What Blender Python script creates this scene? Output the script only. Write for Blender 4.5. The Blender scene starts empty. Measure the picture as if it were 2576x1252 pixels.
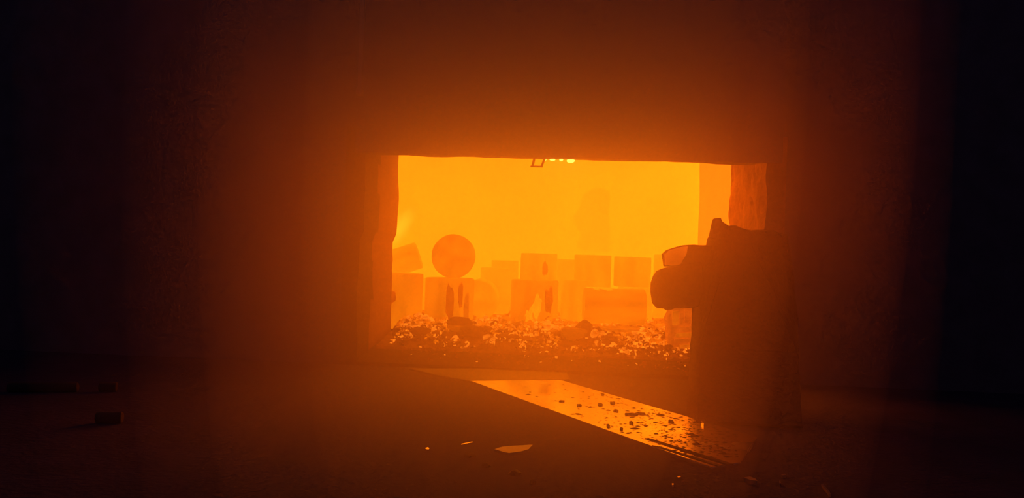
import bpy, bmesh, math, random
from mathutils import Vector, Matrix, noise

random.seed(7)
S = bpy.context.scene
COL = S.collection

# ------------------------------------------------------------------ camera, world, exposure
W, H, F = 2576.0, 1252.0, 2000.0
YAW, ROLL, PITCH = math.radians(3.78), math.radians(1.9), 0.0
CAM = Vector((0.0, -9.7, 1.5))
f0 = Vector((-math.sin(YAW), math.cos(YAW), 0)); r0 = Vector((math.cos(YAW), math.sin(YAW), 0)); u0 = Vector((0, 0, 1))
RT = r0 * math.cos(ROLL) + u0 * math.sin(ROLL)
UP = -r0 * math.sin(ROLL) + u0 * math.cos(ROLL)
cd = bpy.data.cameras.new('camera'); cam = bpy.data.objects.new('camera', cd); COL.objects.link(cam)
cd.sensor_width = 36.0; cd.lens = F / W * 36.0; cd.clip_end = 200
cam.matrix_world = Matrix(((RT.x, UP.x, -f0.x, CAM.x), (RT.y, UP.y, -f0.y, CAM.y), (RT.z, UP.z, -f0.z, CAM.z), (0, 0, 0, 1)))
S.camera = cam
w = bpy.data.worlds.new('world'); S.world = w; w.use_nodes = True
bg = w.node_tree.nodes['Background']; bg.inputs[0].default_value = (0.015, 0.010, 0.020, 1); bg.inputs[1].default_value = 1.0
S.view_settings.view_transform = 'Standard'; S.view_settings.look = 'None'
S.view_settings.gamma = 1; S.view_settings.use_curve_mapping = False
S.view_settings.exposure = 0.0
S.cycles.use_denoising = True
S.cycles.max_bounces = 4; S.cycles.diffuse_bounces = 2; S.cycles.glossy_bounces = 2; S.cycles.volume_bounces = 1
S.cycles.sample_clamp_indirect = 6
S.cycles.use_adaptive_sampling = True; S.cycles.adaptive_threshold = 0.06; S.cycles.adaptive_min_samples = 16; S.cycles.time_limit = 1150

HAZE_G = 0.74
#        centre              radii             density   name           label
HAZE = []
for slope_x, slope_z, yc, ry, dens, lab in ((.59, .62, -3.7, 3.6, .03, 'widest, thinnest veil of smoky haze, fading out into the dark'),
                                  (.48, .52, -3.6, 3.5, .065, 'second widest veil of smoky haze round the furnace mouth'),
                                  (.38, .44, -3.45, 3.35, .08, 'second narrowest veil of smoky haze close about the mouth'),
                                  (.27, .34, -3.3, 3.2, .075, 'narrowest, brightest veil of smoky haze right before the mouth')):
    k = math.sqrt((yc - CAM.y) ** 2 - ry ** 2)
    HAZE.append(((-.38, yc, 2.85), (slope_x * k, ry, slope_z * k), dens * 1.3, 'smoke_haze', lab))
HOT = 2.1            # overall strength of the incandescent lining


def ray(px, py):
    return f0 + RT * ((px - W / 2) / F) + UP * (-(py - H / 2) / F)


def atY(px, py, Y):          # point of the plane y = Y that lies in that direction
    d = ray(px, py); return CAM + d * ((Y - CAM.y) / d.y)


def atZ(px, py, z=0.0):
    d = ray(px, py); return CAM + d * ((z - CAM.z) / d.z)


# ------------------------------------------------------------------ materials
def mat(name, base=(0.1, 0.1, 0.1), rough=0.8, metal=0.0, emit=None, var=0.0, scale=3.0, bump=0.0, bscale=20.0, sample=False, base2=None, stretch=None, rvar=0.0):
    m = bpy.data.materials.new(name); m.use_nodes = True
    n, l = m.node_tree.nodes, m.node_tree.links
    b = n['Principled BSDF']
    b.inputs['Base Color'].default_value = (*base, 1); b.inputs['Roughness'].default_value = rough
    b.inputs['Metallic'].default_value = metal
    tc = n.new('ShaderNodeTexCoord'); mp = n.new('ShaderNodeMapping'); l.new(tc.outputs['Object'], mp.inputs[0])
    if stretch: mp.inputs['Scale'].default_value = stretch
    def noi(s, d=5):
        t = n.new('ShaderNodeTexNoise'); t.inputs['Scale'].default_value = s; t.inputs['Detail'].default_value = d
        l.new(mp.outputs[0], t.inputs['Vector']); return t
    if base2:
        t = noi(scale * 2.2); r = n.new('ShaderNodeValToRGB'); r.color_ramp.elements[0].position = .35; r.color_ramp.elements[1].position = .65
        r.color_ramp.elements[0].color = (*base, 1); r.color_ramp.elements[1].color = (*base2, 1)
        l.new(t.outputs[0], r.inputs[0]); l.new(r.outputs[0], b.inputs['Base Color'])
    if rvar:
        t = noi(scale * 1.3); mr = n.new('ShaderNodeMapRange'); mr.inputs[1].default_value = .35; mr.inputs[2].default_value = .65
        mr.inputs[3].default_value = max(0, rough - rvar); mr.inputs[4].default_value = min(1, rough + rvar)
        l.new(t.outputs[0], mr.inputs[0]); l.new(mr.outputs[0], b.inputs['Roughness'])
    if emit:
        b.inputs['Emission Color'].default_value = (*emit, 1); b.inputs['Emission Strength'].default_value = HOT
        if var:
            t = noi(scale); mr = n.new('ShaderNodeMapRange'); mr.inputs[1].default_value = .3; mr.inputs[2].default_value = .7
            mr.inputs[3].default_value = HOT * (1 - var); mr.inputs[4].default_value = HOT * (1 + var)
            l.new(t.outputs[0], mr.inputs[0]); l.new(mr.outputs[0], b.inputs['Emission Strength'])
        m.cycles.emission_sampling = 'FRONT' if sample else 'NONE'
    if bump:
        t = noi(bscale, 8); bp = n.new('ShaderNodeBump'); bp.inputs['Strength'].default_value = bump; bp.inputs['Distance'].default_value = .03
        l.new(t.outputs[0], bp.inputs['Height']); l.new(bp.outputs[0], b.inputs['Normal'])
    return m


M = {
    'lining': mat('incandescent_lining', (.25, .12, .05), .9, emit=(3.4, .435, .004), var=.06, scale=.9, bump=.3, sample=True),
    'lining_dim': mat('cooler_lining', (.25, .12, .05), .9, emit=(3.0, .39, .004), var=.05, scale=2, bump=.3),
    'lining_side': mat('side_lining', (.25, .12, .05), .9, emit=(1.2, .17, .003), var=.05, scale=1.5, bump=.3),
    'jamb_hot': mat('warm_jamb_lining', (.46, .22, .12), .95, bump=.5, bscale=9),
    'jamb_shade': mat('shaded_jamb_lining', (.10, .055, .04), .95, base2=(.07, .04, .03), bump=.5, bscale=9),  # dark copy of the jamb lining, shade put into the colour
    'jamb': mat('jamb_refractory', (.42, .22, .14), .95, base2=(.26, .14, .09), scale=3, bump=1.0, bscale=14),
    'casing': mat('furnace_casing', (.17, .14, .19), .8, base2=(.13, .11, .15), scale=1.5, bump=.3, bscale=6),
    'hearth': mat('hearth_refractory', (.03, .018, .013), .95, base2=(.055, .03, .02), scale=4, bump=.8, bscale=12),
    'floor': mat('shop_floor', (.03, .028, .07), .95, base2=(.045, .038, .10), scale=1.2, bump=.5, bscale=20),
    'steel': mat('worn_bright_steel', (.92, .80, .66), .22, 1.0, scale=1.5, bump=.03, bscale=25, rvar=.08),
    'steel_dark': mat('dark_steel', (.08, .06, .05), .55, .6, bump=.2, bscale=15),
    'rust_bar': mat('rusty_dark_bar', (.05, .035, .03), .9),
    'scale_flat': mat('mill_scale', (.05, .03, .02), .8),
    'billet': mat('glowing_billet', (.35, .16, .06), .8, emit=(1.0, .135, .001), var=.35, scale=2.5, bump=.4, bscale=12, stretch=(1.8, 1.8, .6)),
    'billet_back': mat('hotter_glowing_billet', (.35, .18, .06), .8, emit=(1.8, .25, .002), var=.12, scale=4, bump=.4, bscale=12),
    'patch_dark': mat('dark_scale_patch', (.2, .08, .03), .9, emit=(.5, .035, .0003), var=.3, scale=9, bump=.5),
    'patch_bright': mat('bare_bright_patch', (.4, .2, .08), .9, emit=(1.9, .30, .003), var=.15, scale=9),
    'rubble_hot': mat('hot_scale_rubble', (.30, .13, .06), .85, emit=(.8, .085, .0008), var=.9, scale=7, bump=.3),
    'rubble': mat('scale_rubble', (.20, .09, .05), .8, emit=(.12, .008, .0001), var=.9, scale=6, bump=.5),
    'chip_hot': mat('glowing_chip', (.4, .2, .1), .8, emit=(1.5, .19, .008), var=.7, scale=7),
    'billet_mid': mat('pale_glowing_billet', (.35, .17, .06), .8, emit=(1.5, .215, .0015), var=.25, scale=2.5, bump=.4, bscale=12, stretch=(1.8, 1.8, .6)),
    'patch_mid': mat('orange_scale', (.35, .16, .07), .85, emit=(.6, .07, .001), var=.4, scale=9, bump=.4),
    'lump': mat('dark_slag', (.10, .045, .025), .9, emit=(.14, .010, .0001), var=.6, scale=5, bump=.7),
    'lump_warm': mat('warm_slag', (.22, .10, .05), .9, emit=(.35, .035, .0003), var=.3, scale=5, bump=.5),
    'crust': mat('white_hot_crust', (.5, .3, .1), .8, emit=(6, 2.4, .25)),
    'steel_mid': mat('dull_steel', (.45, .36, .3), .45, .7, bump=.2, bscale=15),
    'sill_steel': mat('sooty_sill_steel', (.12, .08, .055), .5, .5, bump=.3, bscale=12),
    'groove': mat('soot_filled_groove', (.06, .035, .025), .8, bump=.3),
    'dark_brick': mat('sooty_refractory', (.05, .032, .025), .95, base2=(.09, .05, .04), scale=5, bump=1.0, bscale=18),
    'lit_brick': mat('glowing_refractory', (.42, .2, .1), .95, base2=(.25, .12, .07), scale=7, bump=1.0, bscale=22, emit=(.55, .05, .0015), var=.5),  # its emission also paints furnace light onto the pier face
}


# ------------------------------------------------------------------ helpers
def link(name, bm, m, parent=None, smooth=False):
    me = bpy.data.meshes.new(name)
    bmesh.ops.recalc_face_normals(bm, faces=bm.faces)
    bm.to_mesh(me); bm.free()
    if smooth:
        for p in me.polygons: p.use_smooth = True
    for mm in (m if isinstance(m, (list, tuple)) else [m]): me.materials.append(mm)
    o = bpy.data.objects.new(name, me); COL.objects.link(o)
    if parent: o.parent = parent
    return o


def tag(o, label=None, cat=None, group=None, kind=None):
    if label: o['label'] = label
    if cat: o['category'] = cat
    if group: o['group'] = group
    if kind: o['kind'] = kind
    return o


def empty(name, loc):
    o = bpy.data.objects.new(name, None); o.empty_display_size = .1; COL.objects.link(o); o.location = loc; return o


def box(bm, x0, x1, y0, y1, z0, z1, bev=0.0, sub=0, amp=0.0, fr=3.0, seed=0.0):
    r = bmesh.ops.create_cube(bm, size=1)
    vs = r['verts']
    for v in vs:
        v.co = Vector((x0 + (v.co.x + .5) * (x1 - x0), y0 + (v.co.y + .5) * (y1 - y0), z0 + (v.co.z + .5) * (z1 - z0)))
    fs = list({f for v in vs for f in v.link_faces}); es = list({e for v in vs for e in v.link_edges})
    if bev:
        q = bmesh.ops.bevel(bm, geom=es, offset=bev, segments=2, affect='EDGES'); vs = list({v for f in q['faces'] for v in f.verts})
    return vs


def rough_block(x0, x1, y0, y1, z0, z1, step, amp, fr=2.0, seed=0, lim=None):
    """closed block whose surface is cut into a grid and pushed about by noise"""
    bm = bmesh.new()
    nx, ny, nz = [max(1, int(round((b - a) / step))) for a, b in ((x0, x1), (y0, y1), (z0, z1))]
    vd = {}
    def V(i, j, k):
        if (i, j, k) not in vd:
            p = Vector((x0 + (x1 - x0) * i / nx, y0 + (y1 - y0) * j / ny, z0 + (z1 - z0) * k / nz))
            q = p * fr + Vector((seed, seed * 2, seed * 3))
            d = noise.noise_vector(q) * amp + noise.noise_vector(q * 3.3) * amp * .45
            if lim: d = lim(p, d)
            vd[(i, j, k)] = bm.verts.new(p + d)
        return vd[(i, j, k)]
    for i in range(nx):
        for j in range(ny):
            for k in (0, nz): bm.faces.new((V(i, j, k), V(i + 1, j, k), V(i + 1, j + 1, k), V(i, j + 1, k)))
    for i in range(nx):
        for k in range(nz):
            for j in (0, ny): bm.faces.new((V(i, j, k), V(i + 1, j, k), V(i + 1, j, k + 1), V(i, j, k + 1)))
    for j in range(ny):
        for k in range(nz):
            for i in (0, nx): bm.faces.new((V(i, j, k), V(i, j + 1, k), V(i, j + 1, k + 1), V(i, j, k + 1)))
    return bm


# ------------------------------------------------------------------ setting
T = 1.95                                     # thickness of the front wall
XL, XR = atY(912, 640, 0).x, atY(1925, 430, 0).x
XL2, XR2 = atY(990, 640, T).x, atY(1838, 480, T).x
ZDOOR = atY(1420, 401, -.1).z
YB = 4.9                                     # inner face of back wall
print('XL XR', XL, XR, XL2, XR2, ZDOOR)

bm = bmesh.new(); box(bm, -16, 16, -15, 0.4, -.3, 0)
tag(link('floor', bm, M['floor']), kind='structure')

bm = bmesh.new()
box(bm, -16, XL - .25, 0, T, 0, 9)
box(bm, XR + .25, 16, 0, T, 0, 9)
box(bm, XL - .25, XR + .25, 0, T, ZDOOR + .35, 9)
tag(link('wall_front', bm, M['casing']), kind='structure')

def lim_l(p, d):
    # outer sides stay put, the inner edge is worn back below mid height
    if p.x < XL - .2: return Vector((0, 0, 0))
    wear = -.045 if p.z < 1.62 else 0
    return Vector((d.x + wear, d.y * .3 if p.y > .1 else 0, d.z * .3))
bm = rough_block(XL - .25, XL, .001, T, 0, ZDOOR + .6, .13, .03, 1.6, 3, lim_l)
for f in bm.faces: f.material_index = 1 if f.calc_center_median().y + .25 * noise.noise(f.calc_center_median() * 2) < .75 else 0  # front part painted darker as shade, so the lit edge fades
tag(link('trim_1', bm, [M['jamb_hot'], M['jamb_shade']], smooth=False), kind='structure')
def lim_r(p, d):
    if p.x > XR + .2: return Vector((0, 0, 0))
    return Vector((d.x * 1.6, d.y * .8 if p.y > .1 else 0, d.z * .3))
bm = rough_block(XR, XR + .25, .001, T, 0, ZDOOR + .6, .09, .04, 2.4, 9, lim_r)
tag(link('trim_2', bm, M['jamb'], smooth=False), kind='structure')

bm = bmesh.new(); box(bm, -3.6, -3.35, T, YB, 0, 3.6); tag(link('wall_left', bm, M['lining']), kind='structure')
XIN = XR2 + .03
bm = rough_block(XIN, XIN + .3, T, YB, 0, 3.6, .25, .03, 1.2, 5, lambda p, d: d if p.x < XIN + .1 else Vector((0, 0, 0)))
tag(link('wall_right', bm, M['lining_side']), kind='structure')
bm = bmesh.new(); box(bm, -3.6, XIN + .3, YB, YB + .3, 0, 3.44)
box(bm, atY(1535, 500, YB).x, XIN + .02, YB - .06, YB + .1, 0, 3.5, .02)
wb = tag(link('wall_back', bm, M['lining']), kind='structure')
bm = bmesh.new(); sl = [(1462, 500), (1458, 522), (1445, 540), (1440, 556), (1452, 572), (1462, 588), (1456, 604), (1450, 618), (1458, 628), (1480, 632), (1534, 634), (1535, 590), (1533, 540), (1534, 480), (1500, 470), (1475, 482)]
f_ = [bm.verts.new(atY(px, py, YB - .05)) for px, py in sl]; g_ = [bm.verts.new((v.co.x, YB + .05, v.co.z)) for v in f_]
bm.faces.new(f_)
for i in range(len(sl)): bm.faces.new((f_[i], f_[(i + 1) % len(sl)], g_[(i + 1) % len(sl)], g_[i]))
link('loose_slab', bm, M['lining_dim'], wb)
bm = bmesh.new(); box(bm, -3.6, XIN + .3, T - .5, YB + .3, 3.45, 3.75)
tag(link('ceiling', bm, M['lining']), kind='structure')

# hearth: low sloping sill, then the bed the billets stand on
def bed(x, y):
    if y < 1.0: z = .04 + .10 * max(0, y)
    elif y < 2.3: z = .14 + .23 * ((y - 1.0) / 1.3) ** 1.1
    else: z = .37 + .02 * (y - 2.3)
    return z
bm = bmesh.new()
prof = [(0.0, 0), (0.0, .04), (.5, .09), (1.0, .13), (2.0, .2), (YB, .3), (YB, 0)]
for a in (XL - .2, XR + .2):
    for y, z in prof: bm.verts.new((a, y + (.02 if y == 0 else 0), z))
bm.verts.ensure_lookup_table(); n = len(prof)
for i in range(n): bm.faces.new((bm.verts[i], bm.verts[(i + 1) % n], bm.verts[n + (i + 1) % n], bm.verts[n + i]))
bm.faces.new(bm.verts[:n]); bm.faces.new(bm.verts[n:][::-1])
tag(link('floor_hearth', bm, M['hearth']), kind='structure')


# ------------------------------------------------------------------ haze drifting in front of the furnace mouth
def haze(centre, radii, density, name, label, col=(1, .66, .6)):
    bm = bmesh.new(); bmesh.ops.create_icosphere(bm, subdivisions=5, radius=1)
    for v in bm.verts:
        k = 1 + .09 * noise.noise(v.co * 1.4 + Vector((density * 90, 0, 0)))
        dz = 1 if v.co.z > 0 else 2.6      # hangs down to the floor almost upright
        v.co = Vector((centre[0] + v.co.x * radii[0] * k, centre[1] + v.co.y * radii[1] * k, centre[2] + v.co.z * radii[2] * k * dz))
        v.co.y = min(v.co.y, -.02); v.co.z = max(v.co.z, .001)
    hz = bpy.data.materials.new(name); hz.use_nodes = True
    nt = hz.node_tree; nt.nodes.clear()
    out = nt.nodes.new('ShaderNodeOutputMaterial'); sc = nt.nodes.new('ShaderNodeVolumeScatter')
    sc.inputs['Color'].default_value = (*col, 1); sc.inputs['Density'].default_value = density; sc.inputs['Anisotropy'].default_value = HAZE_G
    nt.links.new(sc.outputs[0], out.inputs['Volume'])
    tag(link(name, bm, hz, smooth=True), label, 'haze', 'smoky haze in front of the furnace', 'stuff')
for a in HAZE: haze(*a)


# ------------------------------------------------------------------ furnace door hanging above the mouth
DX0, DX1 = atY(905, 380, -.1).x, XR + .12
door = empty('furnace_door', ((DX0 + DX1) / 2, -.2, ZDOOR)); DL = door.location
def loc(bm, o):   # shift a mesh built in world space into the frame of its thing
    bmesh.ops.translate(bm, verts=bm.verts, vec=-Vector(o.location)); return bm
tag(door, 'big raised furnace door, its slightly chipped bottom edge over the glowing mouth', 'door')
def lim_d(p, d):
    if p.z > ZDOOR + .05: return Vector((0, 0, 0))
    return Vector((0, 0, d.z * (1.0 + 1.6 * max(0, min(1, (p.x - .8) / 1.5)))))
bm = rough_block(DX0, DX1, -.3, -.1, ZDOOR, ZDOOR + 5.6, .12, .016, 1.9, 2, lim_d)
link('panel', loc(bm, door), M['casing'], door)
# small U shaped lug under the edge, and crust that glows next to it
p = atY(1352, 403, -.2)
bm = bmesh.new()
for sx, tilt in ((-.055, .02), (.055, .035)):
    vs = box(bm, -.013, .013, -.03, .03, -.075, .03, .004)
    for v in vs: v.co.x += sx + tilt * (v.co.z + .06) / .09
    bmesh.ops.translate(bm, verts=vs, vec=Vector((p.x, -.2, p.z)))
vs = box(bm, -.075, .075, -.03, .03, -.082, -.066, .004); bmesh.ops.translate(bm, verts=vs, vec=Vector((p.x - .008, -.2, p.z)))
link('hanging_lug', loc(bm, door), M['steel_dark'], door)
for (px, py, wd, hh) in ((1436, 405, .10, .035), (1412, 402.5, .05, .022), (1390, 402, .07, .022), (1371, 402, .035, .018)):
    p = atY(px, py, -.08); bm = bmesh.new(); bmesh.ops.create_icosphere(bm, subdivisions=2, radius=1)
    for v in bm.verts: v.co = Vector((v.co.x * wd * .5, v.co.y * .05, v.co.z * hh * .7)) * (1 + .25 * noise.noise(v.co * 2)) + Vector((p.x, -.1, p.z))
    c = link('glowing_crust', loc(bm, door), M['crust'], door, True); c['label'] = 'bright yellow glowing crust'

# guide bar beside the door, upper left
a = atY(906, 235, -2.2)
bm = bmesh.new(); box(bm, a.x - .022, a.x + .022, -2.23, -2.17, a.z, 6.4, .006)
g = empty('guide_bar', (a.x, -2.2, a.z)); link('bar', loc(bm, g), M['steel_mid'], g)
bm = bmesh.new(); box(bm, a.x - .034, a.x + .028, -2.24, -2.16, a.z - .02, a.z + .05, .008); link('end_shoe', loc(bm, g), M['steel_mid'], g)
bm = bmesh.new(); box(bm, a.x - .05, a.x + .05, -2.26, -.002, 6.3, 6.4, .01); link('bracket', loc(bm, g), M['casing'], g)
tag(g, 'thin vertical steel guide bar catching light above the upper corner of the mouth', 'guide bar')

# ------------------------------------------------------------------ billets
def cyl_bm(r, h, seed, bev=.012):
    bm = bmesh.new(); n = 44
    rings = [(r * .5, 0), (r - bev, 0), (r, bev)] + [(r, bev + (h - 2 * bev) * k / 6) for k in range(1, 6)] + [(r, h - bev), (r - bev, h), (r * .5, h)]
    vs = []
    for (rr, z) in rings:
        row = []
        for i in range(n):
            a = 2 * math.pi * i / n; q = Vector((math.cos(a) * 1.5, math.sin(a) * 1.5, z * 2 + seed * 7.3))
            k = rr * (1 + .012 * noise.noise(q)) 
            row.append(bm.verts.new((k * math.cos(a), k * math.sin(a), z)))
        vs.append(row)
    for a_, b_ in zip(vs, vs[1:]):
        for i in range(n): bm.faces.new((a_[i], a_[(i + 1) % n], b_[(i + 1) % n], b_[i]))
    bm.faces.new(vs[0][::-1]); bm.faces.new(vs[-1])
    return bm
def shell(bm, r, a0, a1, z0, z1, seed, t=.012, coarse=.25):
    """a flake of scale wrapped on a cylinder of radius r (angles in degrees, -90 faces the viewer)"""
    n = 22; A = [math.radians((a0 + a1) / 2), (z0 + z1) / 2]
    ra, rz = math.radians((a1 - a0) / 2), (z1 - z0) / 2
    ring = []
    for i in range(n):
        u = 2 * math.pi * i / n; k = 1 + coarse * 1.6 * noise.noise(Vector((math.cos(u) * 1.7, math.sin(u) * 1.7, seed)))
        ring.append((A[0] + ra * k * math.cos(u) , A[1] + rz * k * math.sin(u)))
    def P(a, z, rr): return bm.verts.new((rr * math.cos(a), rr * math.sin(a), max(z0 * .0 + .004, z)))
    outer = [[P(A[0] + (a - A[0]) * s, A[1] + (z - A[1]) * s, r + t * (1 if s < .9 else .1)) for (a, z) in ring] for s in (1, .88, .6, .3)]
    for q, w_ in zip(outer, outer[1:]):
        for i in range(n): bm.faces.new((q[i], q[(i + 1) % n], w_[(i + 1) % n], w_[i]))
    bm.faces.new(outer[-1]); inner = [P(a, z, r - .01) for a, z in ring]
    for i in range(n): bm.faces.new((inner[i], inner[(i + 1) % n], outer[0][(i + 1) % n], outer[0][i]))
    bm.faces.new(inner[::-1])
BG = 'hot steel billets heaped in the furnace'
NB = [0]
def billet(base, r, h, label, m='billet', rot=None, patches=(), seed=None):
    NB[0] += 1; sd = seed or NB[0]
    o = empty('steel_billet', base); tag(o, label, 'billet', BG)
    if rot is not None: o.rotation_euler = rot
    bd = link('body', cyl_bm(r, h, sd), M[m], o, False)
    for p_ in bd.data.polygons: p_.use_smooth = len(p_.vertices) == 4 and abs(p_.normal.z) < .5
    for (a0, a1, z0, z1, mm, lb, cs) in patches:
        bm = bmesh.new(); shell(bm, r, a0, a1, z0, z1, sd + a0, coarse=cs)
        c = link('scale_flake', bm, M[mm], o); c['label'] = lb
    return o
def stand(x0, x1, top, bot, Y, label, m='billet', sink=.06, patches=(), tilt=(0, 0)):
    """upright billet whose outline spans these directions at depth Y"""
    c = (x0 + x1) / 2; A_ = atY(c, bot, Y); B_ = atY(c, top, Y)
    r = (atY(x1, top, Y) - atY(x0, top, Y)).length / 2
    return billet((A_.x, Y, A_.z - sink), r, B_.z - A_.z + sink, label, m, (tilt[0], tilt[1], 0), patches)
R90 = math.pi / 2
# front row on the bed
stand(944, 1060, 687, 806, 2.75, 'upright orange billet half hidden by the worn edge of the mouth', sink=.15, patches=((-100, -84, .45, .62, 'patch_dark', 'small dark scale spot', .3), (-112, -98, .3, .4, 'patch_dark', 'small dark scale spot', .3)))
stand(1068, 1190, 699, 800, 2.65, 'scale-streaked upright billet with the round end-on billet lying on top of it', sink=.2,
      patches=((-90, -72, .22, .76, 'patch_dark', 'dark peeling scale streak', .35), (-62, -50, .4, .8, 'patch_dark', 'dark peeling scale streak', .3), (-46, -30, .1, .6, 'patch_mid', 'flaking orange scale', .4)))
stand(1283, 1402, 704, 800, 2.75, 'upright billet with a jagged bright bare patch low on its front', sink=.2,
      patches=((-112, -88, .14, .38, 'patch_bright', 'bright bare metal patch', .7), (-96, -68, .24, .56, 'patch_bright', 'bright bare metal patch', .55), (-62, -40, .3, .72, 'patch_dark', 'dark scale flake', .4)))
stand(1409, 1482, 704, 806, 2.95, 'narrow upright billet beside a bright vertical gap', 'billet_mid', sink=.2)
# lying billets
def lie(cx, cy, rpx, Y0, length, yaw, label, m='billet', patches=(), pitch=0.0):
    """billet on its side, end face towards the viewer at depth Y0; yaw turns its far end to the side"""
    c = atY(cx, cy, Y0); r = rpx / F * (Y0 - CAM.y)
    return billet(c, r, length, label, m, (-R90 + pitch, 0, yaw), patches)
lie(1141, 644.5, 56, 2.32, .85, math.radians(6.5), 'dark round end of a billet lying crosswise on top of the heap')
lie(1201, 757, 52, 2.72, .9, math.radians(2), 'round billet end with pitted scale, low between two upright billets', 'billet_mid')
c0, c1 = atY(1468, 768, 2.45), atY(1622, 768, 2.45); rr = 45 / F * 12.15
billet(c0, rr, (c1 - c0).length, 'billet lying on its side along the front with torn scale at one end', 'billet', (0, R90, .06),
       patches=((150, 215, .02, .36, 'patch_bright', 'bright torn scale', .8),))
# upper row and the ones behind
stand(1308, 1400, 637, 704, 2.95, 'upper upright billet standing on the one with the jagged bright patch', 'billet_mid', sink=.0, patches=((-78, -60, .08, .3, 'patch_mid', 'flaking orange scale', .3),))
stand(1440, 1533, 641, 800, 3.45, 'tall pale billet behind, showing over the narrow front one', 'billet_mid', sink=.1)
stand(1543, 1636, 646, 720, 3.35, 'upper upright billet past the yellow gap, over the lying billet', 'billet_mid', sink=.0)
stand(1552, 1640, 722, 800, 3.35, 'pale upright billet mostly hidden behind the lying one', 'billet_back', sink=.1)
stand(1205, 1280, 673, 800, 3.75, 'faint pale billet far back beside the bright patch one', 'billet_back', sink=.1)
stand(1232, 1300, 655, 800, 4.3, 'palest billet against the rear wall', 'billet_back', sink=.1)
stand(1395, 1452, 652, 800, 4.2, 'pale billet far back filling the space between two upper ones', 'billet_back', sink=.1)
stand(1060, 1100, 700, 800, 3.7, 'narrow pale billet behind the gap next to the streaked one', 'billet_back', sink=.1)
stand(1640, 1700, 640, 800, 4.0, 'pale upright billet at the far end of the heap near the side wall', 'billet_back', sink=.1)
p0 = atY(1022, 668, 3.05)
o = billet(p0 + Vector((-.58, 0, -.10)), .22, .82, 'tilted billet leaning up behind the worn edge of the mouth', 'billet_mid', (0, math.radians(70), .1))

# burner flame licking in beside the mouth
fl = bpy.data.materials.new('burner_flame'); fl.use_nodes = True; nt = fl.node_tree; nt.nodes.clear()
out = nt.nodes.new('ShaderNodeOutputMaterial'); em = nt.nodes.new('ShaderNodeVolumePrincipled') if False else nt.nodes.new('ShaderNodeEmission')
em.inputs['Color'].default_value = (1, .34, .02, 1); tc = nt.nodes.new('ShaderNodeTexCoord')
ln = nt.nodes.new('ShaderNodeVectorMath'); ln.operation = 'LENGTH'; nt.links.new(tc.outputs['Object'], ln.inputs[0])
mr = nt.nodes.new('ShaderNodeMapRange'); mr.inputs[1].default_value = 0.1; mr.inputs[2].default_value = 1; mr.inputs[3].default_value = 5.5; mr.inputs[4].default_value = 0
nt.links.new(ln.outputs['Value'], mr.inputs[0]); nt.links.new(mr.outputs[0], em.inputs['Strength']); nt.links.new(em.outputs[0], out.inputs['Volume'])
fl.cycles.emission_sampling = 'NONE'
bm = bmesh.new(); bmesh.ops.create_icosphere(bm, subdivisions=3, radius=1)
o = link('burner_flame', bm, fl, smooth=True); o.location = atY(1006, 572, 3.6); o.scale = (.20, .22, .46); o.rotation_euler = (0, math.radians(32), 0)
tag(o, 'soft yellow burner flame beside the upright edge of the mouth', 'flame')

# ------------------------------------------------------------------ rubble bed
random.seed(11)
def bedh(x, y):
    z = bed(x, y)
    if y > .6: z += .035 * noise.noise(Vector((x * 2.2, y * 2.2, 1))) + .02 * noise.noise(Vector((x * 6, y * 6, 4)))
    return max(z, .02)
bm = bmesh.new(); nx, ny = 150, 80; X0, X1, Y0, Y1 = XL + .02, XR - .02, .75, YB - .08
g = [[bm.verts.new((X0 + (X1 - X0) * i / nx, Y0 + (Y1 - Y0) * j / ny, bedh(X0 + (X1 - X0) * i / nx, Y0 + (Y1 - Y0) * j / ny) - (.05 if j == 0 else 0) + .02 * random.random() * (j > 0))) for i in range(nx + 1)] for j in range(ny + 1)]
for j in range(ny):
    for i in range(nx):
        f_ = bm.faces.new((g[j][i], g[j][i + 1], g[j + 1][i + 1], g[j + 1][i]))
        f_.material_index = 1 if g[j][i].co.y + random.uniform(-.35, .35) > 2.1 else 0
tag(link('scale_bed', bm, [M['rubble'], M['rubble_hot']]), 'bed of broken scale and slag crumbs covering the hearth under the billets', 'slag', kind='stuff')

def shard(bm, c, s, mi, flat=.3):
    n = random.randint(4, 7); rot = Matrix.Rotation(random.uniform(0, 6.28), 3, 'Z') @ Matrix.Rotation(random.gauss(0, .28), 3, 'X') @ Matrix.Rotation(random.gauss(0, .28), 3, 'Y')
    el = random.uniform(.4, 1); t = s * flat * random.uniform(.4, 1)
    ring = [(math.cos(6.283 * i / n + random.uniform(-.3, .3)) * random.uniform(.6, 1) * s, math.sin(6.283 * i / n) * random.uniform(.6, 1) * s * el) for i in range(n)]
    lo = [bm.verts.new(Vector(c) + rot @ Vector((x, y, -t))) for x, y in ring]
    hi = [bm.verts.new(Vector(c) + rot @ Vector((x * .85, y * .85, t + random.uniform(0, .2) * s))) for x, y in ring]
    fs = [bm.faces.new(lo[::-1]), bm.faces.new(hi)] + [bm.faces.new((lo[i], lo[(i + 1) % n], hi[(i + 1) % n], hi[i])) for i in range(n)]
    for f in fs: f.material_index = mi
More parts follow.
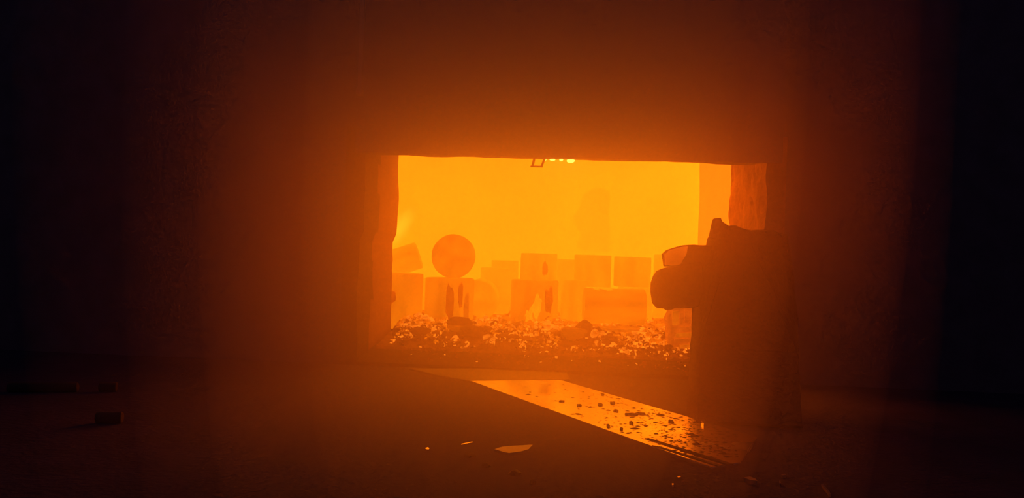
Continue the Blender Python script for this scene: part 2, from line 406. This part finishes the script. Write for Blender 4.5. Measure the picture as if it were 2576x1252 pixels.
def curl(bm, c, s, mi):
    rot = Matrix.Rotation(random.uniform(0, 6.28), 3, 'Z') @ Matrix.Rotation(random.gauss(R90, .6), 3, 'X')
    a0 = random.uniform(0, 6.28); span = random.uniform(1.5, 5.0); n = 7; wd = s * random.uniform(.2, .5); t = s * .16
    rows = []
    for i in range(n + 1):
        a = a0 + span * i / n; d = Vector((math.cos(a), math.sin(a), 0))
        rows.append([bm.verts.new(Vector(c) + rot @ (d * rr_ + Vector((0, 0, z)))) for rr_, z in ((s - t, -wd), (s, -wd), (s, wd), (s - t, wd))])
    fs = []
    for q, w_ in zip(rows, rows[1:]):
        for i in range(4): fs.append(bm.faces.new((q[i], q[(i + 1) % 4], w_[(i + 1) % 4], w_[i])))
    fs += [bm.faces.new(rows[0][::-1]), bm.faces.new(rows[-1])]
    for f in fs: f.material_index = mi
def to_px(p):
    d = Vector(p) - CAM; k = d.dot(f0); return W / 2 + F * d.dot(RT) / k, H / 2 - F * d.dot(UP) / k
# crumbs do not bury the big lumps: places of those, seen from the mouth
CLEAR = [(1156, 815, 64, 30), (1154, 838, 66, 24), (1190, 852, 62, 28), (1441, 849, 66, 42), (1469, 838, 44, 44), (1485, 826, 60, 26), (1532, 856, 44, 20), (1678, 843, 20, 24), (1055, 862, 56, 20), (1225, 838, 36, 18), (1280, 868, 54, 18), (1560, 829, 100, 16), (1335, 850, 60, 10)]
bm = bmesh.new()
for k in range(11000):
    y = random.triangular(.85, 3.2, 1.9); x = random.uniform(XL + .12, XR - .12)
    if y > T and x > XIN - .08: continue
    hot = random.random() < min(1, max(.06, (y - 1.0) / 1.3))
    mi = (2 if random.random() < .35 else 1) if hot else (0 if random.random() < .8 else 2)
    u_, v_ = to_px((x, y, bedh(x, y) + .02))
    if any(abs(u_ - a_) < w_ * .5 and abs(v_ - b_) < h_ * .5 for a_, b_, w_, h_ in CLEAR): continue
    s = min(.13, random.lognormvariate(-3.75, .5)); c = (x, y, bedh(x, y) + s * .35 + .01)
    if random.random() < .58: shard(bm, c, s, mi)
    else: curl(bm, c, s * .9, mi)
for k in range(260):       # crumbs strewn over the cooler sill
    y = random.uniform(.15, .9); x = random.uniform(XL + .3, XR - .3); s = random.uniform(.008, .03)
    shard(bm, (x, y, bed(x, y) + s * .3 + .01), s, 0 if random.random() < .95 else 2)
tag(link('scale_crumbs', bm, [M['rubble'], M['rubble_hot'], M['chip_hot']]), 'curled and broken scale crumbs strewn thickly in front of the billets', 'slag', kind='stuff')

# pieces of the rubble that stand out one by one
def chunk(name, px, py, Y, wpx, hpx, dep, label, m, cat='slag lump', flat_top=0.0, tilt=0.0, seed=0, group=None):
    Y -= .12; c = atY(px, py, Y); c.z = max(c.z, bed(c.x, Y) + hpx * .0022); k = (Y - CAM.y) / F; bm = bmesh.new(); bmesh.ops.create_icosphere(bm, subdivisions=3, radius=1)
    for v in bm.verts:
        q = v.co.copy()
        if flat_top and q.z > flat_top: q.z = flat_top + (q.z - flat_top) * .08
        q *= 1 + .22 * noise.noise(v.co * 1.7 + Vector((seed, 0, 0))) + .08 * noise.noise(v.co * 5 + Vector((seed, 0, 0)))
        v.co = Vector((q.x * wpx * k / 2, q.y * dep / 2, q.z * hpx * k / 2))
    o = link(name, bm, M[m]); o.location = c; o.rotation_euler = (0, tilt, 0)
    return tag(o, label, cat, group)
chunk('slag_lump', 1156, 815, 2.15, 64, 30, .3, 'dark peaked slag lump in front of the scale-streaked billet', 'lump', seed=2)
chunk('slag_lump', 1154, 838, 1.95, 66, 22, .3, 'shallow bowl-shaped piece of scale below the dark peaked lump', 'lump_warm', flat_top=.3, seed=3)
chunk('slag_lump', 1190, 852, 1.75, 62, 28, .3, 'dark rounded slag lump touching the bowl-shaped piece', 'lump', seed=5, tilt=.2)
chunk('slag_lump', 1441, 849, 1.8, 66, 42, .3, 'half-round slag block with a flat top in the middle of the bed', 'lump_warm', flat_top=.45, seed=8)
chunk('slag_lump', 1469, 838, 1.95, 44, 44, .3, 'dark slag wedge leaning on the half-round block', 'lump', seed=12, tilt=.5)
chunk('slag_lump', 1532, 856, 1.7, 44, 20, .25, 'small dark slag lump, first one past the half-round block', 'lump', seed=15)
chunk('slag_lump', 1678, 843, 1.9, 18, 22, .2, 'small dark square-cut slag nugget near the brick pier', 'lump', seed=17)
chunk('slag_lump', 1055, 862, 1.65, 56, 24, .3, 'low dark slag mound nearest the worn edge of the mouth', 'lump', seed=21)
chunk('slag_lump', 1225, 838, 1.9, 36, 20, .25, 'dark slag lump with a notched top between the bowl piece and the middle', 'lump', seed=27)
chunk('slag_lump', 1280, 868, 1.6, 54, 20, .25, 'flattish dark slag lump at the cool front edge of the bed', 'lump', seed=31)
def plate(px, py, Y, L, wd, th, rz, rx, ry, label, m, name='scale_plate'):
    bm = bmesh.new(); n = 9; top = []; bot = []
    ring = [(math.cos(6.283 * i / n) * L / 2 * (1 + .18 * noise.noise(Vector((i * 1.3, px, 0)))), math.sin(6.283 * i / n) * wd / 2 * (1 + .3 * noise.noise(Vector((i * 1.7, py, 2))))) for i in range(n)]
    top = [bm.verts.new((x, y, th / 2 + .06 * L * (x / L) ** 2)) for x, y in ring]; bot = [bm.verts.new((x, y, -th / 2 + .06 * L * (x / L) ** 2)) for x, y in ring]
    bm.faces.new(top); bm.faces.new(bot[::-1])
    for i in range(n): bm.faces.new((bot[i], bot[(i + 1) % n], top[(i + 1) % n], top[i]))
    o = link(name, bm, M[m]); o.location = atY(px, py, Y); o.rotation_euler = (rx, ry, rz)
    return tag(o, label, 'scale plate')
plate(1335, 850, 1.8, .42, .25, .02, .1, .15, .08, 'long thin scale plate, bright along its edge, just short of the half-round block', 'chip_hot')
plate(1340, 838, 1.95, .38, .3, .02, -.2, .1, .16, 'thin glowing scale plate lying above the longest one', 'patch_mid')
plate(1485, 826, 2.0, .34, .3, .03, .2, .1, .62, 'dark scale plate propped steeply on the leaning wedge', 'lump')
plate(1560, 829, 2.1, .7, .3, .06, .05, .08, 0, 'broad flat orange slab of scale below the lying billet', 'patch_mid')
plate(1632, 850, 1.8, .36, .22, .02, 0, .1, .05, 'thin bright scale plate halfway between slab and brick pier', 'chip_hot')
plate(1613, 836, 2.0, .3, .2, .02, .3, .1, .02, 'small bright scale plate lying behind the halfway one', 'chip_hot')
plate(1120, 855, 1.75, .24, .16, .02, .3, .1, -.1, 'small bright scale plate beside the bowl-shaped piece', 'chip_hot')
plate(1450, 862, 1.62, .2, .1, .02, 0, .1, 0, 'small glowing sliver under the half-round block', 'chip_hot')
plate(1080, 848, 1.85, .3, .2, .03, .4, .1, .25, 'tilted orange scale plate above the low dark mound', 'patch_mid')

# countable loose fragments of the same kind
random.seed(23)
fm = []
for k in range(6):
    bm = bmesh.new(); (shard if k % 3 else curl)(bm, (0, 0, 0), .05, 0)
    me = bpy.data.meshes.new('scale_fragment'); bmesh.ops.recalc_face_normals(bm, faces=bm.faces); bm.to_mesh(me); bm.free(); me.materials.append(M[('rubble_hot', 'chip_hot', 'rubble')[k % 3]]); fm.append(me)
for k in range(110):
    y = random.uniform(1.25, 2.25); x = random.uniform(XL + .35, XIN - .15)
    o = bpy.data.objects.new('scale_fragment', fm[(k % 6) if y > 1.6 else (2, 5)[k % 2]]); COL.objects.link(o)
    o.location = (x, y, bedh(x, y) + .03); o.rotation_euler = (random.gauss(0, .3), random.gauss(0, .3), random.uniform(0, 6.28)); sc_ = random.uniform(.6, 1.25); o.scale = (sc_, sc_, sc_)
    tag(o, 'palm-sized glowing scale fragment lying loose on the slag bed', 'scale fragment', 'loose scale fragments on the bed')

# ------------------------------------------------------------------ crumbling brick pier, right
def outline_block(pts, Y, dep, name, m, parent, step=.055, amp=.012, seed=0, back=1.0):
    """lump of masonry: outline at depth Y, given a real thickness behind it, edges broken by noise"""
    YF = Y if callable(Y) else (lambda py: Y)
    P3 = [atY(px, py, YF(py)) for px, py in pts]
    fine = []
    for a_, b_ in zip(P3, P3[1:] + P3[:1]):
        n = max(1, int((b_ - a_).length / step))
        for i in range(n):
            q = a_.lerp(b_, i / n); d = noise.noise_vector(q * 9 + Vector((seed, 0, 0))) * amp
            q = q + Vector((d.x, 0, d.z if q.z > .08 else 0)); q.z = max(q.z, .012); fine.append(q)
    cen = sum(fine, Vector()) / len(fine)
    bm = bmesh.new(); layers = []
    for s, dy in ((.955, 0), (.99, .02), (1.0, .06), (1.0, dep * .6), (.97 * back, dep)):
        layers.append([bm.verts.new(Vector((cen.x + (q.x - cen.x) * s, q.y + dy, max(.01, cen.z + (q.z - cen.z) * s))) + Vector((1, 0, 1)) * amp * .6 * noise.noise(q * 14 + Vector((dy * 9, 0, seed)))) for q in fine])
    n = len(fine)
    for q, w_ in zip(layers, layers[1:]):
        for i in range(n): bm.faces.new((q[i], q[(i + 1) % n], w_[(i + 1) % n], w_[i]))
    f1 = bm.faces.new(layers[0]); f2 = bm.faces.new(layers[-1][::-1]); bmesh.ops.triangulate(bm, faces=[f1, f2])
    for v in bm.verts: v.co.z = max(v.co.z, .012)
    return link(name, loc(bm, parent), M[m], parent)
pier = empty('brick_pier', atZ(1900, 1080, 0.0)); PY = lambda py: -.75 - 1.85 * max(0, min(1, (py - 820) / 250))
tag(pier, 'dark crumbling refractory pier standing before the mouth with bulging blocks', 'pier')
outline_block([(1745, 1072), (1750, 960), (1756, 850), (1762, 782), (1756, 770), (1754, 700), (1790, 660), (1797, 612), (1800, 590), (1830, 566), (1852, 568), (1880, 576), (1935, 580), (1985, 590), (2000, 700), (2010, 800), (2020, 1100), (1900, 1082)], PY, .55, 'pier_body', 'dark_brick', pier, seed=1)
outline_block([(1797, 603), (1790, 596), (1797, 560), (1801, 548), (1814, 547), (1818, 557), (1836, 568), (1850, 600), (1830, 640), (1797, 636), (1797, 610)], PY(0) - .05, .2, 'broken_stub', 'dark_brick', pier, amp=.006, seed=4)
outline_block([(1757, 772), (1722, 777), (1700, 774), (1690, 779), (1676, 780), (1673, 776), (1655, 775), (1646, 765), (1643, 740), (1644, 712), (1650, 694), (1659, 681), (1673, 675), (1692, 670), (1720, 664), (1765, 660), (1775, 720)], PY(0) - .12, .34, 'bulging_block', 'dark_brick', pier, step=.04, amp=.008, seed=7)
outline_block([(1677, 671), (1673, 640), (1685, 628), (1707, 621), (1720, 617), (1750, 615), (1800, 617), (1810, 650), (1790, 672), (1740, 674)], PY(0) + .10, .4, 'top_block', 'dark_brick', pier, step=.04, amp=.007, seed=9)
o = outline_block([(1676, 668), (1674, 641), (1686, 630), (1708, 623), (1731, 619), (1726, 640), (1712, 668)], PY(0) + .02, .12, 'lit_spalled_face', 'lit_brick', pier, step=.03, amp=.007, seed=14); o['label'] = 'spalled brick face with furnace light painted in as glow'  # emission stands in for furnace light falling on this face
# heat-cracked masonry further back, seen below the bulge
rk = empty('cracked_masonry', atY(1725, 880, 1.35)); tag(rk, 'heat-cracked orange masonry stump under the bulging block, beside the slag bed', 'masonry')
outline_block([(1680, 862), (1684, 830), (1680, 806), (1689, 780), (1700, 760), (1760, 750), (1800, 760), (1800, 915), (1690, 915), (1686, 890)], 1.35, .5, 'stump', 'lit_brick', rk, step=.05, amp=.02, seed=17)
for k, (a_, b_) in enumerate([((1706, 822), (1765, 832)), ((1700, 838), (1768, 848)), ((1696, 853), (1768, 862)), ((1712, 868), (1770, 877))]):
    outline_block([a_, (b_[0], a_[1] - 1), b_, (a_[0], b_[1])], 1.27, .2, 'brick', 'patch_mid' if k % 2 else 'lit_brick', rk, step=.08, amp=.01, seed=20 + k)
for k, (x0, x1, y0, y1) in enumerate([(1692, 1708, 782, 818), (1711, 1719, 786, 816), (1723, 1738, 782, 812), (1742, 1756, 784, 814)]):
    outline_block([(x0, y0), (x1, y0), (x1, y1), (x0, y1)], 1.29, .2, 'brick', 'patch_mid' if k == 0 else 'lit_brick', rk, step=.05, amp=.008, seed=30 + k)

# ------------------------------------------------------------------ steel sill plate running out across the floor
def quad_plate(pts, z0, z1, name, m, parent=None, bev=.006):
    bm = bmesh.new(); P3 = [atZ(px, py, z1) for px, py in pts]
    hi = [bm.verts.new((q.x, q.y, z1)) for q in P3]; lo = [bm.verts.new((q.x, q.y, z0)) for q in P3]; n = len(pts)
    bm.faces.new(hi); bm.faces.new(lo[::-1])
    for i in range(n): bm.faces.new((lo[i], lo[(i + 1) % n], hi[(i + 1) % n], hi[i]))
    if bev:
        bmesh.ops.recalc_face_normals(bm, faces=bm.faces)
        top = [e for e in bm.edges if all(abs(v.co.z - z1) < 1e-5 for v in e.verts)]
        bmesh.ops.bevel(bm, geom=top, offset=bev, segments=2, affect='EDGES')
    if parent: loc(bm, parent)
    return link(name, bm, M[m], parent)
ro = empty('steel_strip', atZ(1500, 1030, 0.0)); ro.location.z = 0
tag(ro, 'long polished steel strip on the floor, running diagonally to the foot of the pier', 'steel strip')
quad_plate([(1182, 957), (1410, 955), (1740, 1050), (1905, 1098), (1862, 1163), (1790, 1175), (1520, 1079)], .003, .03, 'plate', 'steel', ro)
quad_plate([(1622, 1101), (1640, 1103), (1845, 1166), (1832, 1168)], .030, .036, 'scored_groove', 'groove', ro, 0)
quad_plate([(1640, 1119), (1660, 1122), (1818, 1170), (1808, 1172)], .030, .034, 'scored_groove', 'groove', ro, 0)
so = quad_plate([(1030, 926), (1420, 926), (1435, 954), (1180, 957), (1098, 943)], .003, .02, 'sill_plate', 'sill_steel')
tag(so, 'dull steel sill plate tapering along the foot of the furnace mouth', 'sill plate')
# soot spots stuck to the strip
random.seed(5)
bm = bmesh.new()
cnt = 0
def inside(px, py):
    return py > 955 + .288 * (px - 1410) + 4 and py < 957 + .353 * (px - 1182) - 5 and py > 964
for trial in range(20000):
    if cnt >= 900: break
    px = random.triangular(1230, 1880, 1760); py = random.uniform(962, 1150)
    if not inside(px, py) or random.random() > (.25 + .75 * ((px - 1230) / 600)): continue
    q = atZ(px, py, .03); s = random.lognormvariate(-5.3, .55); n = 6; a = random.uniform(-.2, .5)
    ring = [bm.verts.new((q.x + s * 2.0 * math.cos(6.283 * i / n) * random.uniform(.6, 1.2), q.y + s * 1.2 * math.sin(6.283 * i / n) * random.uniform(.6, 1.2), .0302)) for i in range(n)]
    tip = bm.verts.new((q.x, q.y, .0302 + s * .5))
    for i in range(n): bm.faces.new((ring[i], ring[(i + 1) % n], tip))
    cnt += 1
o = link('soot_specks', loc(bm, ro), M['scale_flat'], ro); o['kind'] = 'stuff'
for (px, py, a_, b_) in ((1588, 1043, .13, .028), (1611, 1041, .10, .015), (1510, 1018, .05, .03), (1516, 992, .04, .02), (1541, 1014, .05, .02), (1588, 1064, .04, .03), (1413, 1010, .06, .012), (1457, 1020, .05, .02), (1550, 1034, .05, .02), (1688, 1061, .05, .03), (1530, 1072, .03, .03), (1563, 1080, .03, .02)):
    q = atZ(px, py, .03); bm = bmesh.new(); bmesh.ops.create_icosphere(bm, subdivisions=2, radius=1)
    for v in bm.verts: v.co = Vector((v.co.x * a_ * .5, v.co.y * b_ * 2, v.co.z * .010 + .006)) * (1 + .3 * noise.noise(v.co * 3 + Vector((px, 0, 0)))) + Vector((q.x, q.y, .03))
    link('scale_crumb', loc(bm, ro), M['scale_flat'], ro)

# ------------------------------------------------------------------ litter on the shop floor
def litter(name, pts, z0, z1, m, label, cat, bend=0):
    bm = bmesh.new(); P3 = [atZ(px, py, (z0 + z1) / 2) for px, py in pts]; cx = sum((q.x for q in P3)) / len(P3); cy = sum((q.y for q in P3)) / len(P3)
    def zz(i): return bend * (1 if i % 2 else 0)
    hi = [bm.verts.new((q.x, q.y, z1 + bend * (q.x - cx))) for q in P3]; lo = [bm.verts.new((q.x, q.y, z0)) for q in P3]; n = len(pts)
    bm.faces.new(hi); bm.faces.new(lo[::-1])
    for i in range(n): bm.faces.new((lo[i], lo[(i + 1) % n], hi[(i + 1) % n], hi[i]))
    return tag(link(name, bm, M[m]), label, cat)
litter('steel_offcut', [(1244, 1132), (1262, 1126), (1300, 1123), (1340, 1121), (1330, 1132), (1310, 1138), (1281, 1142), (1266, 1139)], .002, .02, 'steel_mid', 'leaf-shaped steel offcut shining alone on the dark floor', 'offcut')
litter('wire_scrap', [(1160, 1118), (1172, 1115), (1188, 1112), (1189, 1114), (1172, 1117.5), (1161, 1120)], .002, .014, 'steel', 'thin bent wire scrap on the floor above the leaf-shaped offcut', 'wire')
litter('metal_chip', [(1070, 1129), (1076, 1127), (1080, 1130), (1078, 1133), (1071, 1132)], .002, .02, 'steel', 'tiny bright metal chip off by itself, farthest from the strip', 'metal chip')
litter('metal_chip', [(1703, 1200), (1710, 1199), (1713, 1201), (1706, 1203)], .002, .015, 'steel', 'tiny metal chip just below the end of the steel strip', 'metal chip')
litter('metal_chip', [(1690, 1218), (1694, 1217), (1695, 1221), (1691, 1222)], .002, .015, 'steel', 'smallest metal chip near the bottom of the frame', 'metal chip')
litter('steel_scrap', [(1872, 1206), (1885, 1203), (1900, 1208), (1905, 1214), (1888, 1212)], .002, .03, 'steel_mid', 'dim twisted steel scrap on the floor past the end of the strip', 'scrap')
litter('metal_chip', [(1960, 1212), (1963, 1211), (1964, 1218), (1961, 1219)], .002, .02, 'steel_mid', 'upright metal sliver on the floor beyond the twisted scrap', 'metal chip')
litter('metal_chip', [(1964, 1197), (1974, 1194), (1978, 1197), (1969, 1199)], .002, .02, 'steel_mid', 'dull metal chip behind the upright sliver', 'metal chip')
litter('wire_scrap', [(2066, 1221), (2070, 1220), (2085, 1236), (2090, 1246), (2086, 1246), (2080, 1237)], .002, .02, 'steel_mid', 'dim curved wire scrap in the dark corner of the floor', 'wire')
litter('metal_chip', [(1764, 1066), (1770, 1061), (1774, 1067), (1770, 1072)], .002, .06, 'steel', 'bright nugget lodged at the foot of the pier', 'metal chip')
# bars lying along the wall, far left, barely catching the glow
for (x0, x1, py, lb) in ((20, 196, 975, 'long steel bar lying on the floor in the dark, farthest from the fire'), (250, 294, 974, 'short steel bar end glinting faintly next to the long one'), (242, 308, 1051, 'short steel billet stub lying nearer, below the glinting bar end')):
    A_, B_ = atZ(x0, py, .04), atZ(x1, py, .04); L = (B_ - A_).length
    bm = cyl_bm(.045, L, x0, .006); o = link('steel_bar', bm, M['rust_bar'], None, True); o.location = A_; o.location.z = .045
    o.rotation_euler = (0, R90, math.atan2(B_.y - A_.y, B_.x - A_.x)); tag(o, lb, 'steel bar', 'loose steel on the dark floor')
for (px, py, wd_) in ((1222, 1174, 22), (1182, 1148, 30), (1295, 1193, 34), (1340, 1217, 16), (748, 908, 26)):
    q = atZ(px, py, 0); k = (q.y - CAM.y) / F; bm = bmesh.new(); bmesh.ops.create_icosphere(bm, subdivisions=2, radius=1)
    for v in bm.verts: v.co = Vector((v.co.x * wd_ * k / 2, v.co.y * wd_ * k / 2, v.co.z * .03)) * (1 + .3 * noise.noise(v.co * 2 + Vector((px, 0, 0)))); v.co.z = max(v.co.z, 0.0)
    o = link('slag_crumb', bm, M['steel_dark']); o.location = (q.x, q.y, .002)
    tag(o, {1222: 'small dark slag crumb below and before the leaf-shaped offcut', 1182: 'dark slag crumb between wire scrap and leaf-shaped offcut', 1295: 'wider dark slag crumb directly below the leaf-shaped offcut', 1340: 'lowest dark slag crumb on the open floor', 748: 'lone dark slag crumb out by the wall foot, away from the mouth'}[px], 'slag crumb')
